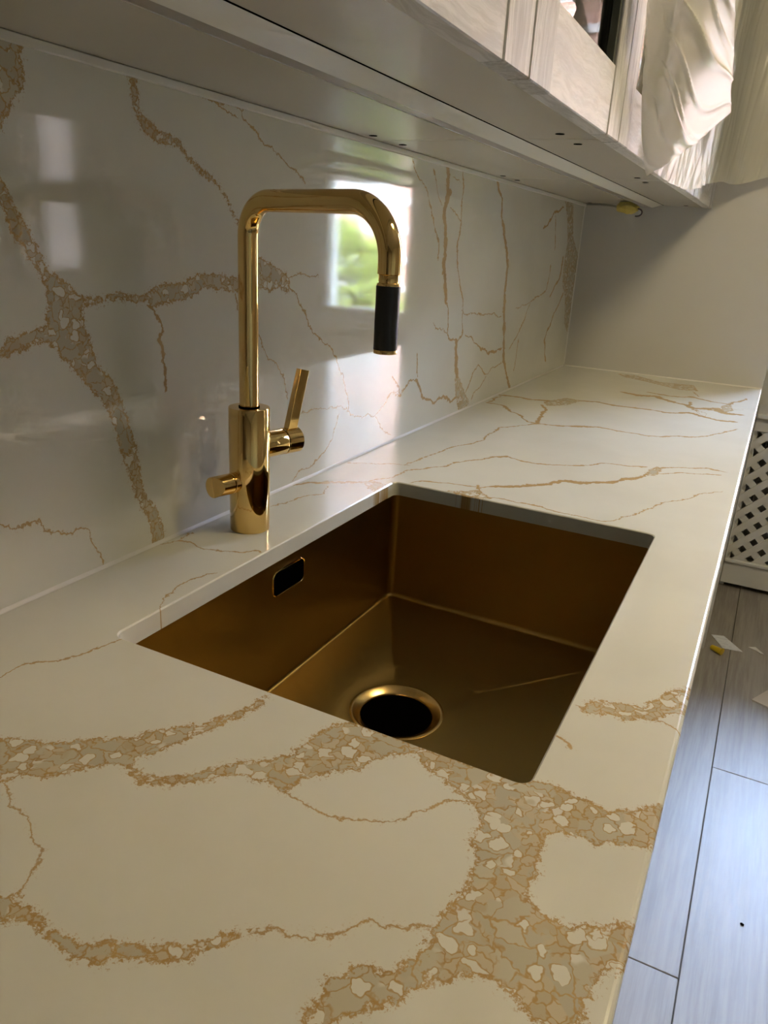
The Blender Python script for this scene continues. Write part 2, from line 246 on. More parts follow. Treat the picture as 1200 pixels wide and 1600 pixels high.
SPLASH_FINE=[[[6413,2823,14],[6511,2667,15],[6562,2530,16],[6526,2448,16],[6569,2323,16],[6566,2121,16],[6621,1833,16]],[[7945,2884,8],[7954,2687,8]],[[7345,5055,18],[7505,5019,17],[7672,5015,17]],[[7672,5015,5],[7904,4993,5],[8085,4968,7],[8108,4883,7],[8335,4818,6],[8533,4694,7],[8811,4617,6],[9000,4525,7],[9227,4471,7],[9499,4297,8]],[[7650,5011,7],[7762,4944,7],[7901,4852,7],[8021,4836,6]],[[8085,4968,4],[8198,5054,4]],[[9104,2925,8],[9350,2743,9],[9560,2490,9],[9743,2265,9],[9984,2132,8],[10278,1930,9],[10485,1758,10],[10706,1505,11],[10877,1184,13],[10963,899,14]],[[9133,3036,6],[9374,3084,5],[9593,3011,6],[9889,2997,6]],[[8359,2368,6],[8488,2231,7],[8651,2025,6],[8883,1921,6],[8980,1719,8],[9084,1351,9]],[[9481,1133,4],[9788,1122,4],[10330,1003,4],[10579,919,5],[10964,888,5],[11431,696,5],[11918,624,6],[12202,790,8],[12714,917,7],[13351,989,6]],[[10559,912,8],[10396,565,7],[10071,287,7],[9770,110,5],[9456,134,5],[9280,53,6]],[[11943,619,7],[12124,347,6],[12628,102,5]],[[12663,888,10],[12992,902,12],[13344,1040,13],[13661,1100,12]],[[13661,1100,19],[13584,1574,18]],[[12518,1185,11],[12992,902,12]],[[13661,1100,38],[14038,699,32],[14606,451,24],[15157,478,26],[15588,341,26],[15886,369,33]],[[14417,5124,91],[14507,4855,93],[14559,4610,94],[14440,4270,89]],[[14440,4270,75],[14528,3843,75],[14603,3643,74]],[[14603,3643,83],[14660,3367,83],[14797,2873,86],[14835,2532,88]],[[14835,2532,19],[15009,2357,25],[15117,1852,21],[15559,1641,14]],[[15559,1641,66],[15713,1294,68],[15899,818,70]],[[15219,5072,21],[15319,4514,21],[15356,4068,22],[15259,3733,22],[15420,3195,21],[15571,2858,20],[15859,2276,22],[15977,1788,23],[15484,1648,12]],[[14701,4850,6],[15147,4797,6]],[[14692,4296,7],[15155,4180,8],[15356,4068,10]],[[12760,5045,7],[12965,4897,7],[13443,4640,8],[13707,4281,10],[13936,4004,10],[14208,3704,11],[14313,3329,12]],[[13768,4894,10],[14090,4462,10],[14303,4319,8]],[[17237,5002,35],[17704,4640,43],[17809,4318,47],[18101,3996,43]],[[18101,3996,63],[18381,3586,66],[18613,3190,75],[18648,2798,79],[18707,2180,78],[19001,1301,79],[19095,865,82]],[[19095,865,54],[19455,420,50],[19909,49,45]],[[15786,2266,7],[16718,2162,8],[17634,2128,8],[18558,2033,9]],[[16142,1747,13],[16538,1602,15],[16788,1435,14],[17157,1327,12]],[[17161,1311,27],[17908,1210,29],[18814,1253,33]],[[16466,433,21],[17174,948,12],[17841,652,10],[18952,831,14]],[[16903,185,13],[17850,619,13]],[[14269,2068,7],[14690,1923,6],[15075,1882,6]],[[19436,1097,16],[20192,1437,21],[20490,1859,25],[20905,2297,15],[22322,2547,17],[22541,2953,33],[22552,3218,34]],[[19590,2171,7],[20898,2315,7]],[[20091,481,22],[20244,1296,22]],[[22816,2370,33],[23720,2884,46],[23809,3439,58]],[[24365,2377,36],[23473,1743,38],[22854,1081,50],[23298,420,40]],[[23175,4787,24],[22282,4617,28],[21858,4397,34],[21308,4209,30]],[[22381,4556,23],[22753,3659,24]],[[4181,882,5],[4309,835,5],[4454,775,5],[4594,798,5],[4740,834,5],[4892,684,5],[5083,515,5],[5237,458,5],[5386,280,5],[5562,16,6]]]
PX1 = [[[0.383, 1.1052, 0.7563], [0.43, 1.0934, 0.7471], [0.466, 1.1971, 0.7778]], [[0.384, 1.1523, 0.6703], [0.432, 1.1681, 0.6709], [0.468, 1.3488, 0.7144]], [[0.386, 1.1808, 0.5963], [0.436, 1.2126, 0.608], [0.47, 1.4534, 0.6632]], [[0.388, 1.2275, 0.5329], [0.434, 1.2815, 0.5566], [0.468, 1.525, 0.6311]], [[0.388, 1.3229, 0.4797], [0.424, 1.3694, 0.5131], [0.464, 1.6404, 0.6144]]]     # control rows of the hanging sheet
LAMP = 5.0

# ------------------------------------------------------------------ object and mesh helpers
def obj(name, bm, m, parent=None, smooth=False):
    me = bpy.data.meshes.new(name); bm.normal_update(); bm.to_mesh(me); bm.free()
    o = bpy.data.objects.new(name, me); COL.objects.link(o)
    if m is not None: me.materials.append(m)
    if smooth: smooth_mesh(me)
    if parent is not None: o.parent = parent
    return o
def smooth_mesh(me, ang=40):
    me.polygons.foreach_set('use_smooth', [True] * len(me.polygons)); me.set_sharp_from_angle(angle=R(ang))
def thing(name, label, cat, loc=(0, 0, 0), group=None):
    o = bpy.data.objects.new(name, None); COL.objects.link(o); o.location = loc; o.empty_display_size = .05
    return tag(o, label, cat, group)
def tag(o, label, cat, group=None, kind=None):
    o['label'] = label; o['category'] = cat
    if group: o['group'] = group
    if kind: o['kind'] = kind
    return o
def struct(o, label=None):
    o['kind'] = 'structure'
    if label: o['label'] = label; o['category'] = o.name.split('_')[0].split('.')[0]
    return o
def empty_part(name, parent, loc=(0, 0, 0)):
    o = bpy.data.objects.new(name, None); COL.objects.link(o); o.parent = parent; o.location = loc; o.empty_display_size = .03
    return o
def box(lo, hi, bev=0.0, seg=1, bm=None):
    bm = bm or bmesh.new()
    lo, hi = Vector(lo), Vector(hi)
    r = bmesh.ops.create_cube(bm, size=1.0)
    bmesh.ops.scale(bm, vec=hi - lo, verts=r['verts']); bmesh.ops.translate(bm, vec=(lo + hi) / 2, verts=r['verts'])
    if bev: bmesh.ops.bevel(bm, geom=list({e for v in r['verts'] for e in v.link_edges}), offset=bev, segments=seg, affect='EDGES', profile=.5)
    return bm
def lathe(prof, seg=48, bm=None, mtx=None):
    """profile of (radius, height) turned about z; the ends are closed when the radius there is not zero"""
    bm = bm or bmesh.new(); rings = []
    for r, z in prof:
        ring = []
        for i in range(seg):
            a = 2 * math.pi * i / seg; v = Vector((r * math.cos(a), r * math.sin(a), z))
            ring.append(bm.verts.new(mtx @ v if mtx else v))
        rings.append(ring)
    for a, b in zip(rings, rings[1:]):
        for i in range(seg): bm.faces.new((a[i], a[(i + 1) % seg], b[(i + 1) % seg], b[i]))
    bm.faces.new(rings[0][::-1]); bm.faces.new(rings[-1])
    return bm
def frame_to(direction, origin):
    q = Vector(direction).to_track_quat('Z', 'Y').to_matrix().to_4x4(); q.translation = origin
    return q
def sweep(path, radii, seg=20, bm=None, caps=True):
    bm = bm or bmesh.new(); path = [Vector(p) for p in path]
    if not hasattr(radii, '__len__'): radii = [radii] * len(path)
    t0 = (path[1] - path[0]).normalized(); nn = t0.orthogonal().normalized(); rings = []
    for i, p in enumerate(path):
        t = (path[min(i + 1, len(path) - 1)] - path[max(i - 1, 0)]).normalized()
        nn = (nn - t * nn.dot(t)).normalized(); bb = t.cross(nn)
        rings.append([bm.verts.new(p + (nn * math.cos(2 * math.pi * k / seg) + bb * math.sin(2 * math.pi * k / seg)) * radii[i]) for k in range(seg)])
    for a, b in zip(rings, rings[1:]):
        for i in range(seg): bm.faces.new((a[i], a[(i + 1) % seg], b[(i + 1) % seg], b[i]))
    if caps: bm.faces.new(rings[0][::-1]); bm.faces.new(rings[-1])
    return bm
def prism(pts, axis, a, b, bm=None):
    """polygon extruded along an axis from a to b"""
    bm = bm or bmesh.new()
    def p3(p, v):
        q = list(p); q.insert(axis, v); return Vector(q)
    A = [bm.verts.new(p3(p, a)) for p in pts]; B = [bm.verts.new(p3(p, b)) for p in pts]; k = len(pts)
    for i in range(k): bm.faces.new((A[i], A[(i + 1) % k], B[(i + 1) % k], B[i]))
    bm.faces.new(A[::-1]); bm.faces.new(B); bmesh.ops.recalc_face_normals(bm, faces=bm.faces[:])
    return bm
def round_rect(x0, x1, y0, y1, r, k=8):
    out = []
    for cx, cy_, a0 in ((x1 - r, y1 - r, 0), (x0 + r, y1 - r, 90), (x0 + r, y0 + r, 180), (x1 - r, y0 + r, 270)):
        for i in range(k + 1):
            a = R(a0 + 90 * i / k); out.append((cx + r * math.cos(a), cy_ + r * math.sin(a)))
    return out

# ------------------------------------------------------------------ veined slabs
def seg_near(P, poly):
    """signed distance to a polyline (x, y, half width rows) and the half width there, for points P (n, 2); past its ends the width runs out"""
    best = np.full(len(P), 1e9); S = np.zeros(len(P)); H = np.zeros(len(P)); last = len(poly) - 2
    for i, (a, b) in enumerate(zip(poly, poly[1:])):
        d = b[:2] - a[:2]; ln = max(np.hypot(*d), 1e-9); raw = ((P - a[:2]) @ d) / ln ** 2; t = np.clip(raw, 0, 1)
        q = P - a[:2] - t[:, None] * d; l = np.hypot(q[:, 0], q[:, 1]); k = l < best
        cr = (d[0] * (P[:, 1] - a[1]) - d[1] * (P[:, 0] - a[0])) / ln; over = np.zeros(len(P))
        s = np.where(cr < 0, -l, l)
        if i == 0: m_ = raw < 0; over[m_] = -raw[m_] * ln; s[m_] = cr[m_]
        if i == last: m_ = raw > 1; over[m_] = (raw[m_] - 1) * ln; s[m_] = cr[m_]
        best[k] = l[k]; S[k] = s[k]; H[k] = (a[2] + t * (b[2] - a[2]) - over)[k]
    return best, S, H
def poly_signed(P, poly):
    best = np.full(len(P), 1e9); ins = np.zeros(len(P), bool); nx = np.roll(poly, -1, axis=0)
    for a, b in zip(poly, nx):
        d = b - a; t = np.clip(((P - a) @ d) / max(d @ d, 1e-12), 0, 1); q = a + t[:, None] * d - P
        best = np.minimum(best, np.hypot(q[:, 0], q[:, 1]))
        c = (a[1] > P[:, 1]) != (b[1] > P[:, 1])
        with np.errstate(divide='ignore', invalid='ignore'):
            ins ^= c & (P[:, 0] < (b[0] - a[0]) * (P[:, 1] - a[1]) / (b[1] - a[1]) + a[0])
    return np.where(ins, -best, best)
def vein_attributes(me, axes, fine, broad):
    nv = len(me.vertices); co = np.empty(nv * 3); me.vertices.foreach_get('co', co); P = co.reshape(-1, 3)[:, axes]
    reg = np.full(nv, .2)
    for b in broad: reg = np.minimum(reg, poly_signed(P, np.array(b, float) * 1e-4))
    me.attributes.new('vein_broad', 'FLOAT', 'POINT').data.foreach_set('value', reg)
    nl = len(me.loops); li = np.empty(nl, int); me.loops.foreach_get('vertex_index', li)
    nf = len(me.polygons); lt = np.empty(nf, int); me.polygons.foreach_get('loop_total', lt)
    ls = np.empty(nf, int); me.polygons.foreach_get('loop_start', ls)
    cen = np.add.reduceat(P[li], ls, axis=0) / lt[:, None]
    fine = [np.array(f, float) * 1e-4 for f in fine]
    D = np.stack([(lambda r: r[0] - r[2])(seg_near(cen, f)) for f in fine], 1)
    order = np.argsort(D, axis=1)[:, :2]; f_of = np.repeat(np.arange(nf), lt)
    for k, name in enumerate(('vein_a', 'vein_b')):
        ids = order[f_of, k]; out = np.zeros((nl, 3)); out[:, 0] = 1
        for j, f in enumerate(fine):
            s = np.nonzero(ids == j)[0]
            if len(s): _, S, H = seg_near(P[li[s]], f); out[s, 0] = S; out[s, 1] = H
        me.attributes.new(name, 'FLOAT_VECTOR', 'CORNER').data.foreach_set('vector', out.ravel())
def cuts(br, steps):
    out = [br[0]]
    for a, b, s in zip(br, br[1:], steps):
        k = max(1, int(round((b - a) / s))); out += [a + (b - a) * i / k for i in range(1, k + 1)]
    return out
def build_worktop():
    r, ch, th = .012, .0014, .022
    xs = cuts([0, SX0, SX0 + r, SX1 - r, SX1, W - .004], [.0042, r, .0042, r, .0042])
    ys = cuts([-.5, .1, SY0, SY0 + r, SY1 - r, SY1, 1.25, L], [.03, .004, r, .004, r, .0045, .0075])
    nx, ny = len(xs), len(ys)
    V = [(x, y, 0.0) for y in ys for x in xs]; Fc = []
    for j in range(ny - 1):
        for i in range(nx - 1):
            cx, cy_ = (xs[i] + xs[i + 1]) / 2, (ys[j] + ys[j + 1]) / 2
            if SX0 < cx < SX1 and SY0 < cy_ < SY1: continue
            a = j * nx + i; Fc.append((a, a + 1, a + nx + 1, a + nx))
    loop = round_rect(SX0, SX1, SY0, SY1, r, 8); k = len(loop)
    inner = round_rect(SX0 + ch, SX1 - ch, SY0 + ch, SY1 - ch, r - ch, 8)
    # finer loop so the lip follows the veins
    def dense(lp):
        out = []
        for (a, b) in zip(lp, lp[1:] + lp[:1]):
            m_ = 70 if math.dist(a, b) > .05 else 1
            out += [(a[0] + (b[0] - a[0]) * t / m_, a[1] + (b[1] - a[1]) * t / m_) for t in range(m_)]
        return out
    corner = ((SX1, SY1), (SX0, SY1), (SX0, SY0), (SX1, SY0))
    for q in range(4):
        c0 = len(V); V.append((*corner[q], 0.0)); arc = loop[q * 9:(q + 1) * 9]
        V += [(*p, 0.0) for p in arc]
        for i in range(8): Fc.append((c0, c0 + 2 + i, c0 + 1 + i))
    rings = []
    for lp, z in ((loop, 0.0), (inner, -ch), (inner, -th)):
        d = dense(lp); rings.append((len(V), len(d))); V += [(*p, z) for p in d]
    for (a, kk), (b, _) in zip(rings, rings[1:]):
        for i in range(kk): Fc.append((a + i, a + (i + 1) % kk, b + (i + 1) % kk, b + i))
    rows = []; fr = .004
    for x, z in ((W - fr, 0.0), (W - fr * .62, -fr * .08), (W - fr * .29, -fr * .29), (W - fr * .08, -fr * .62), (W, -fr), (W, -th)):
        rows.append(len(V)); V += [(x, y, z) for y in ys]
    for a, b in zip(rows, rows[1:]):
        for j in range(ny - 1): Fc.append((a + j, b + j, b + j + 1, a + j + 1))
    # underside, left open below the bowl, and the near end
    u = len(V); V += [(0, -.5, -th), (W, -.5, -th), (W, SY0, -th), (0, SY0, -th), (0, SY1, -th), (W, SY1, -th), (W, L, -th), (0, L, -th), (0, -.5, 0), (W, -.5, 0)]
    Fc += [(u, u + 3, u + 2, u + 1), (u + 4, u + 7, u + 6, u + 5), (u, u + 1, u + 9, u + 8)]
    me = bpy.data.meshes.new('worktop'); me.from_pydata(V, [], Fc); me.update()
    vein_attributes(me, [0, 1], COUNTER_FINE, COUNTER_BROAD)
    o = bpy.data.objects.new('worktop', me); COL.objects.link(o); me.materials.append(M['quartz_top'])
    return o
def build_splash():
    ys = cuts([-.5, .35, 1.3, L], [.03, .004, .008]); zs = cuts([.0, ZC], [.004]); nz = len(zs)
    V = [(0.0, y, z) for y in ys for z in zs]; Fc = []
    for j in range(len(ys) - 1):
        for i in range(nz - 1):
            a = j * nz + i; Fc.append((a, a + nz, a + nz + 1, a + 1))
    u = len(V); V += [(x, y, z) for x in (-.012, 0) for y in (-.5, L) for z in (0, ZC)]
    Fc += [(u, u + 1, u + 3, u + 2), (u + 1, u + 5, u + 7, u + 3), (u, u + 2, u + 6, u + 4), (u, u + 4, u + 5, u + 1), (u + 2, u + 3, u + 7, u + 6)]
    me = bpy.data.meshes.new('splashback'); me.from_pydata(V, [], Fc); me.update()
    vein_attributes(me, [1, 2], SPLASH_FINE, SPLASH_BROAD)
    o = bpy.data.objects.new('splashback', me); COL.objects.link(o); me.materials.append(M['quartz_splash'])
    return o
tag(build_worktop(), 'white quartz worktop with golden brown veins and a rectangular sink cut-out', 'worktop')
tag(build_splash(), 'polished white quartz splashback with golden brown veins behind the tap', 'splashback')

# ------------------------------------------------------------------ room shell
struct(obj('wall_left', box((-.16, YN - .1, FLOOR), (-.0125, YF + .25, CEIL)), M['wall']), 'painted wall behind the quartz splashback and wall cabinets')
struct(obj('wall_end', box((-.012, L, FLOOR), (W, YF, CEIL)), M['paint']), 'plain pale grey wall closing the far end of the worktop')
struct(obj('wall_near', box((-.012, YN - .12, FLOOR), (XR, YN, CEIL)), M['plaster']), 'unseen wall behind the camera, coloured dark to hold back light')
struct(obj('ceiling', box((-.16, YN - .12, CEIL), (XR + .15, YF + .25, CEIL + .12)), M['ceiling']), 'white ceiling of the kitchen')
WIN = ((.70, 1.53, -.02, 1.38), (3.16, 3.60, .05, 1.38))            # far wall windows: x0, x1, z0, z1
def wall_with_holes(name, u0, u1, holes, make):
    """one wall mesh around its window openings"""
    bm = bmesh.new(); us = [u0]
    for a, b, z0, z1 in holes:
        make(bm, us[-1], a, FLOOR, CEIL); make(bm, a, b, FLOOR, z0); make(bm, a, b, z1, CEIL); us.append(b)
    make(bm, us[-1], u1, FLOOR, CEIL)
    return bm
struct(obj('wall_far', wall_with_holes('wall_far', -.012, XR, WIN, lambda bm, a, b, z0, z1: box((a, YF, z0), (b, YF + .25, z1), bm=bm)), M['white_gloss']), 'white far wall with two tall windows and a radiator cover')
struct(obj('wall_right', box((XR, YN - .12, FLOOR), (XR + .15, YF + .25, CEIL)), M['wall']), 'plain painted wall opposite the worktop')
def window(nm, label, p0, p1, z0, z1, put, bars, mulls=(), gm='window_glass', hb=.018):
    """frame pieces, glazing bars and panes of one window; put(a, b, z0, z1, d0, d1) gives the box corners"""
    w = bpy.data.objects.new(nm, None); COL.objects.link(w); w['kind'] = 'structure'; w['label'] = label; w['category'] = 'window'
    fw = .055
    for a, b, c, d in ((p0, p0 + fw, z0, z1), (p1 - fw, p1, z0, z1), (p0 + fw, p1 - fw, z0, z0 + fw), (p0 + fw, p1 - fw, z1 - fw, z1)):
        obj('frame', box(*put(a, b, c, d, .08, .15), .004), M['white_gloss'], w)
    ed = [p0 + fw] + list(mulls) + [p1 - fw]
    for m_ in mulls: obj('mullion', box(*put(m_ - .025, m_ + .025, z0 + fw, z1 - fw, .085, .145), .004), M['white_gloss'], w)
    lv = [z0 + fw] + list(bars) + [z1 - fw]
    for b_ in bars: obj('glazing_bar', box(*put(p0 + fw, p1 - fw, b_ - hb, b_ + hb, .09, .14), .004), M['white_gloss'], w)
    for i in range(len(ed) - 1):
        for j in range(len(lv) - 1):
            g0 = .025 if i else 0; g1 = .025 if i < len(ed) - 2 else 0; h0 = hb if j else 0; h1 = hb if j < len(lv) - 2 else 0
            obj('pane', box(*put(ed[i] + g0, ed[i + 1] - g1, lv[j] + h0, lv[j + 1] - h1, .112, .116)), M[gm], w)
    return w
far_put = lambda a, b, z0, z1, d0, d1: ((a, YF + d0, z0), (b, YF + d1, z1))
w1 = window('window_1', 'white framed window above the lattice radiator cover', *WIN[0], far_put, (1.0,))
w2 = window('window_2', 'narrow white framed window with frosted panes further along the far wall', *WIN[1], far_put, (.56,), (), 'frosted', .045)
obj('window_sill', box((.64, YF - .06, -.052), (1.60, YF + .079, -.0205), .006, 2), M['white_gloss'], w1)
struct(obj('trim_1', box((.0003, -.5, ZC - .0085), (.0052, L - .001, ZC - .0003), .0008), M['silicone']))
def bead(pts): return prism(pts, 1, -.5, L - .0015)
struct(obj('trim_2', bead([(.0002, .0002), (.0036, .0002), (.0024, .0010), (.0010, .0024), (.0002, .0036)]), M['silicone']))
struct(obj('trim_3', prism([(L - .0002, .0002), (L - .0036, .0002), (L - .0020, .0016), (L - .0002, .0036)], 0, .004, W - .002), M['silicone']))
struct(obj('trim_4', prism([(.0002, L - .0002), (.0030, L - .0002), (.0014, L - .0014), (.0002, L - .0030)], 2, .004, ZC - .009), M['silicone']))
for k, lb in (('trim_1', 'pale sealing strip along the top of the splashback'), ('trim_2', 'white silicone bead between splashback and worktop'), ('trim_3', 'white silicone bead between worktop and end wall'), ('trim_4', 'silicone bead in the corner of splashback and end wall')):
    bpy.data.objects[k]['label'] = lb; bpy.data.objects[k]['category'] = 'trim'

# floor: planks one by one
fl = struct(obj('floor', box((-.16, YN - .12, FLOOR - .06), (XR + .15, YF + .25, FLOOR - .004)), M['floor_joint']), 'grey oak laminate floor laid in long planks')
PW, PL = .205, 2.05
base = box((0, 0, -.006), (PW - .0016, PL - .0016, 0), .0012)
pm = bpy.data.meshes.new('plank'); base.to_mesh(pm); base.free(); pm.materials.append(M['plank'])
x = .697 - 5 * PW; row = 0
offs = {4: 1.193, 5: 1.893, 3: 1.34}
while x < XR:
    y = offs.get(row, 1.193 + .43 * row) - 5 * PL
    while y < YF:
        lo, hi = max(y, YN), min(y + PL, YF)
        if hi > YN and hi - lo > .02 and x + PW > -.01:
            me = pm
            if lo != y or hi != y + PL:
                b_ = box((0, 0, -.006), (PW - .0016, hi - lo - .0016, 0), .0012); me = bpy.data.meshes.new('plank'); b_.to_mesh(me); b_.free(); me.materials.append(M['plank'])
            o = bpy.data.objects.new('plank', me); COL.objects.link(o); o.parent = fl; o.location = (x, lo, FLOOR)
        y += PL
    x += PW; row += 1

# ------------------------------------------------------------------ sink
sk = thing('sink', 'brushed gold undermount sink bowl set below the worktop', 'sink', ((SX0 + SX1) / 2, (SY0 + SY1) / 2, -.21))
def local(o, parent):
    """keep world coordinates of a mesh when parented to a thing with a location"""
    o.parent = parent; o.matrix_parent_inverse = Matrix.Translation(-parent.location)
    return o
e = .0015; DX, DY, ZB = .283, .747, -.2018
bm = bmesh.new(); rings = []
K = 8
lv = [(-.0225, .012, -.025), (-.0225, .012, 0)] + [(-.0225 - (.173) * t / 4, .012, 0) for t in (1, 2, 3, 4)]
for z, r, ins in lv[1:]:
    rings.append([(p[0], p[1], z) for p in round_rect(SX0 - e, SX1 + e, SY0 - e, SY1 + e, .012, K)])
for a in (22.5, 45, 67.5, 90):
    i_ = .0065 * (1 - math.cos(R(a))); z = -.1955 - .0065 * math.sin(R(a))
    rings.append([(p[0], p[1], z) for p in round_rect(SX0 - e + i_, SX1 + e - i_, SY0 - e + i_, SY1 + e - i_, max(.012 - i_ * .6, .005), K)])
def dense_ring(rg):
    out = []
    for a_, b_ in zip(rg, rg[1:] + rg[:1]):
        m_ = 14 if math.dist(a_, b_) > .05 else 1
        out += [tuple(p + (q - p) * t / m_ for p, q in zip(a_, b_)) for t in range(m_)]
    return out
rings = [dense_ring(rg) for rg in rings]
outer = rings[-1]; nk = len(outer)
def drain_ring(r, z):
    # same number of points as the bowl loop, each pointing at its bowl point
    out = []
    for p in outer:
        a = math.atan2(p[1] - DY, p[0] - DX); out.append((DX + r * math.cos(a), DY + r * math.sin(a), z))
    return out
rings.append(drain_ring(.0600, ZB - .0004))
vs = [[bm.verts.new(p) for p in rg] for rg in rings]
for a, b in zip(vs, vs[1:]):
    for i in range(nk): bm.faces.new((a[i], a[(i + 1) % nk], b[(i + 1) % nk], b[i]))
# flange under the worktop
fl_in = vs[0]; fo = [bm.verts.new((p[0], p[1], -.0225)) for p in dense_ring([(*q, 0) for q in round_rect(SX0 - .022, SX1 + .022, SY0 - .022, SY1 + .022, .02, K)])]
for i in range(nk): bm.faces.new((fo[i], fo[(i + 1) % nk], fl_in[(i + 1) % nk], fl_in[i]))
bmesh.ops.recalc_face_normals(bm, faces=bm.faces[:])
o = local(obj('bowl', bm, M['gold_brushed'], smooth=True), sk)
smooth_mesh(o.data, 60)
dz = ZB - .0004
o = local(obj('drain_ring', lathe([(.0600, dz - .0012), (.0605, dz + .0008), (.0585, dz + .0016), (.0555, dz + .0010), (.0520, dz - .0020), (.0470, dz - .0038), (.0455, dz - .0060), (.0455, dz - .0200)], 64, mtx=Matrix.Translation((DX, DY, 0))), M['gold_rim'], smooth=True), sk)
o.data.polygons.foreach_set('use_smooth', [True] * len(o.data.polygons))
# open the ring: drop the two end caps
bm = bmesh.new(); bm.from_mesh(o.data); bmesh.ops.delete(bm, geom=[f for f in bm.faces if len(f.verts) > 4], context='FACES_ONLY'); bm.to_mesh(o.data); bm.free()
local(obj('drain_well', lathe([(.0460, dz - .0062), (.0450, dz - .0075), (.0380, dz - .0500), (.0300, dz - .0520)], 48, mtx=Matrix.Translation((DX, DY, 0))), M['dark'], smooth=True), sk)
OY0, OY1, OZ0, OZ1, OX = .708, .777, -.0700, -.0385, SX0 - e
ov = round_rect(OY0, OY1, OZ0, OZ1, .008, 6)
local(obj('overflow_opening', prism(ov, 0, OX - .004, OX + .0006), M['dark']), sk)
bm = bmesh.new()
o1 = round_rect(OY0 - .0018, OY1 + .0018, OZ0 - .0018, OZ1 + .0018, .0098, 6); kk = len(ov)
a = [bm.verts.new((OX + .0002, *p)) for p in o1]; b = [bm.verts.new((OX + .0017, *p)) for p in round_rect(OY0 - .001, OY1 + .001, OZ0 - .001, OZ1 + .001, .009, 6)]; c_ = [bm.verts.new((OX + .0012, *p)) for p in ov]; d = [bm.verts.new((OX + .0002, *p)) for p in ov]
for p_, q_ in ((a, b), (b, c_), (c_, d)):
    for i in range(kk): bm.faces.new((p_[i], p_[(i + 1) % kk], q_[(i + 1) % kk], q_[i]))
bmesh.ops.recalc_face_normals(bm, faces=bm.faces[:])
local(obj('overflow_rim', bm, M['gold'], smooth=True), sk)

# ------------------------------------------------------------------ tap
TB = Vector((.057, .744, 0)); TH = R(15); AD = Vector((math.cos(TH), -math.sin(TH), 0)); HD = Vector((math.sin(TH), math.cos(TH), 0)); UZ = Vector((0, 0, 1))
tp = thing('kitchen_tap', 'polished gold kitchen tap with square arched spout and black spray head', 'tap', TB)
T = Matrix.Translation(TB)
local(obj('body', lathe([(.0252, .0002), (.0255, .0010), (.0255, .1590), (.0250, .1598), (.0135, .1598)], 72, mtx=T), M['gold'], smooth=True), tp)
local(obj('collar_gap', lathe([(.0129, .1590), (.0129, .1612), (.0119, .1612)], 40, mtx=T), M['dark']), tp)
zt, rt, AL = .396, .0118, .220
path = [TB + UZ * z for z in (.158, .20, .24, .28, .32)]
r1, r2 = .038, .053
for i in range(0, 15):
    a = R(90 * i / 14); path.append(TB + AD * (r1 - r1 * math.cos(a)) + UZ * (zt - r1 + r1 * math.sin(a)))
path += [TB + AD * d_ + UZ * zt for d_ in (.07, .10, .135)]
for i in range(0, 17):
    a = R(90 * i / 16); path.append(TB + AD * (AL - r2 + r2 * math.sin(a)) + UZ * (zt - r2 + r2 * math.cos(a)))
path.append(TB + AD * AL + UZ * .3305)
o = local(obj('spout', sweep(path, rt, 40), M['gold'], smooth=True), tp)
TS = Matrix.Translation(TB + AD * AL)
local(obj('spout_collar', lathe([(.0100, .3310), (.0104, .3305), (.0104, .3238), (.0098, .3236), (.0098, .3226), (.0113, .3222), (.0118, .3214), (.0118, .3196)], 48, mtx=TS), M['gold'], smooth=True), tp)
sh = local(obj('spray_head', lathe([(.0112, .3202), (.0121, .3194), (.0121, .2580)], 48, mtx=TS), M['black_rubber'], smooth=True), tp)
o = obj('spray_rim', lathe([(.0117, .2584), (.0121, .2579), (.0121, .2545), (.0114, .2540), (.0090, .2540), (.0088, .2552)], 48, mtx=TS), M['gold'], smooth=True); o.parent = sh; o.matrix_parent_inverse = sh.matrix_parent_inverse.copy(); o.matrix_parent_inverse = Matrix.Translation(-TB)
sh.matrix_parent_inverse = Matrix.Translation(-TB); o.matrix_parent_inverse = Matrix.Identity(4)
# lever valve on the far side
HZ = .1075
def along(d, z): return frame_to(d, TB + UZ * z)
hc = local(obj('lever_hub', lathe([(.0170, .015), (.0172, .0165), (.0172, .0520), (.0166, .0528), (.0160, .0530)], 48, mtx=along(HD, HZ)), M['gold'], smooth=True), tp)
local(obj('lever_gap', lathe([(.0158, .0528), (.0158, .0544)], 40, mtx=along(HD, HZ)), M['dark']), tp)
lc = local(obj('lever_cap', lathe([(.0164, .0541), (.0172, .0548), (.0172, .0772), (.0162, .0782), (.0150, .0783)], 48, mtx=along(HD, HZ)), M['gold'], smooth=True), tp)
bm = bmesh.new(); vv = []
for t, z, sx, sy in ((.0660, HZ + .010, .0049, .0076), (.0880, .1985, .0047, .0072)):
    c0 = TB + HD * t + UZ * z
    for a, b in ((-1, -1), (1, -1), (1, 1), (-1, 1)): vv.append(bm.verts.new(c0 + AD * a * sx + HD * b * sy + UZ * (-.24 * b * sy if z > .15 else 0)))
for f in ((0, 1, 5, 4), (1, 2, 6, 5), (2, 3, 7, 6), (3, 0, 4, 7), (4, 5, 6, 7), (3, 2, 1, 0)): bm.faces.new([vv[i] for i in f])
bmesh.ops.recalc_face_normals(bm, faces=bm.faces[:]); bmesh.ops.bevel(bm, geom=bm.edges[:], offset=.0006, segments=2, affect='EDGES', profile=.5)
local(obj('lever', bm, M['gold']), tp)
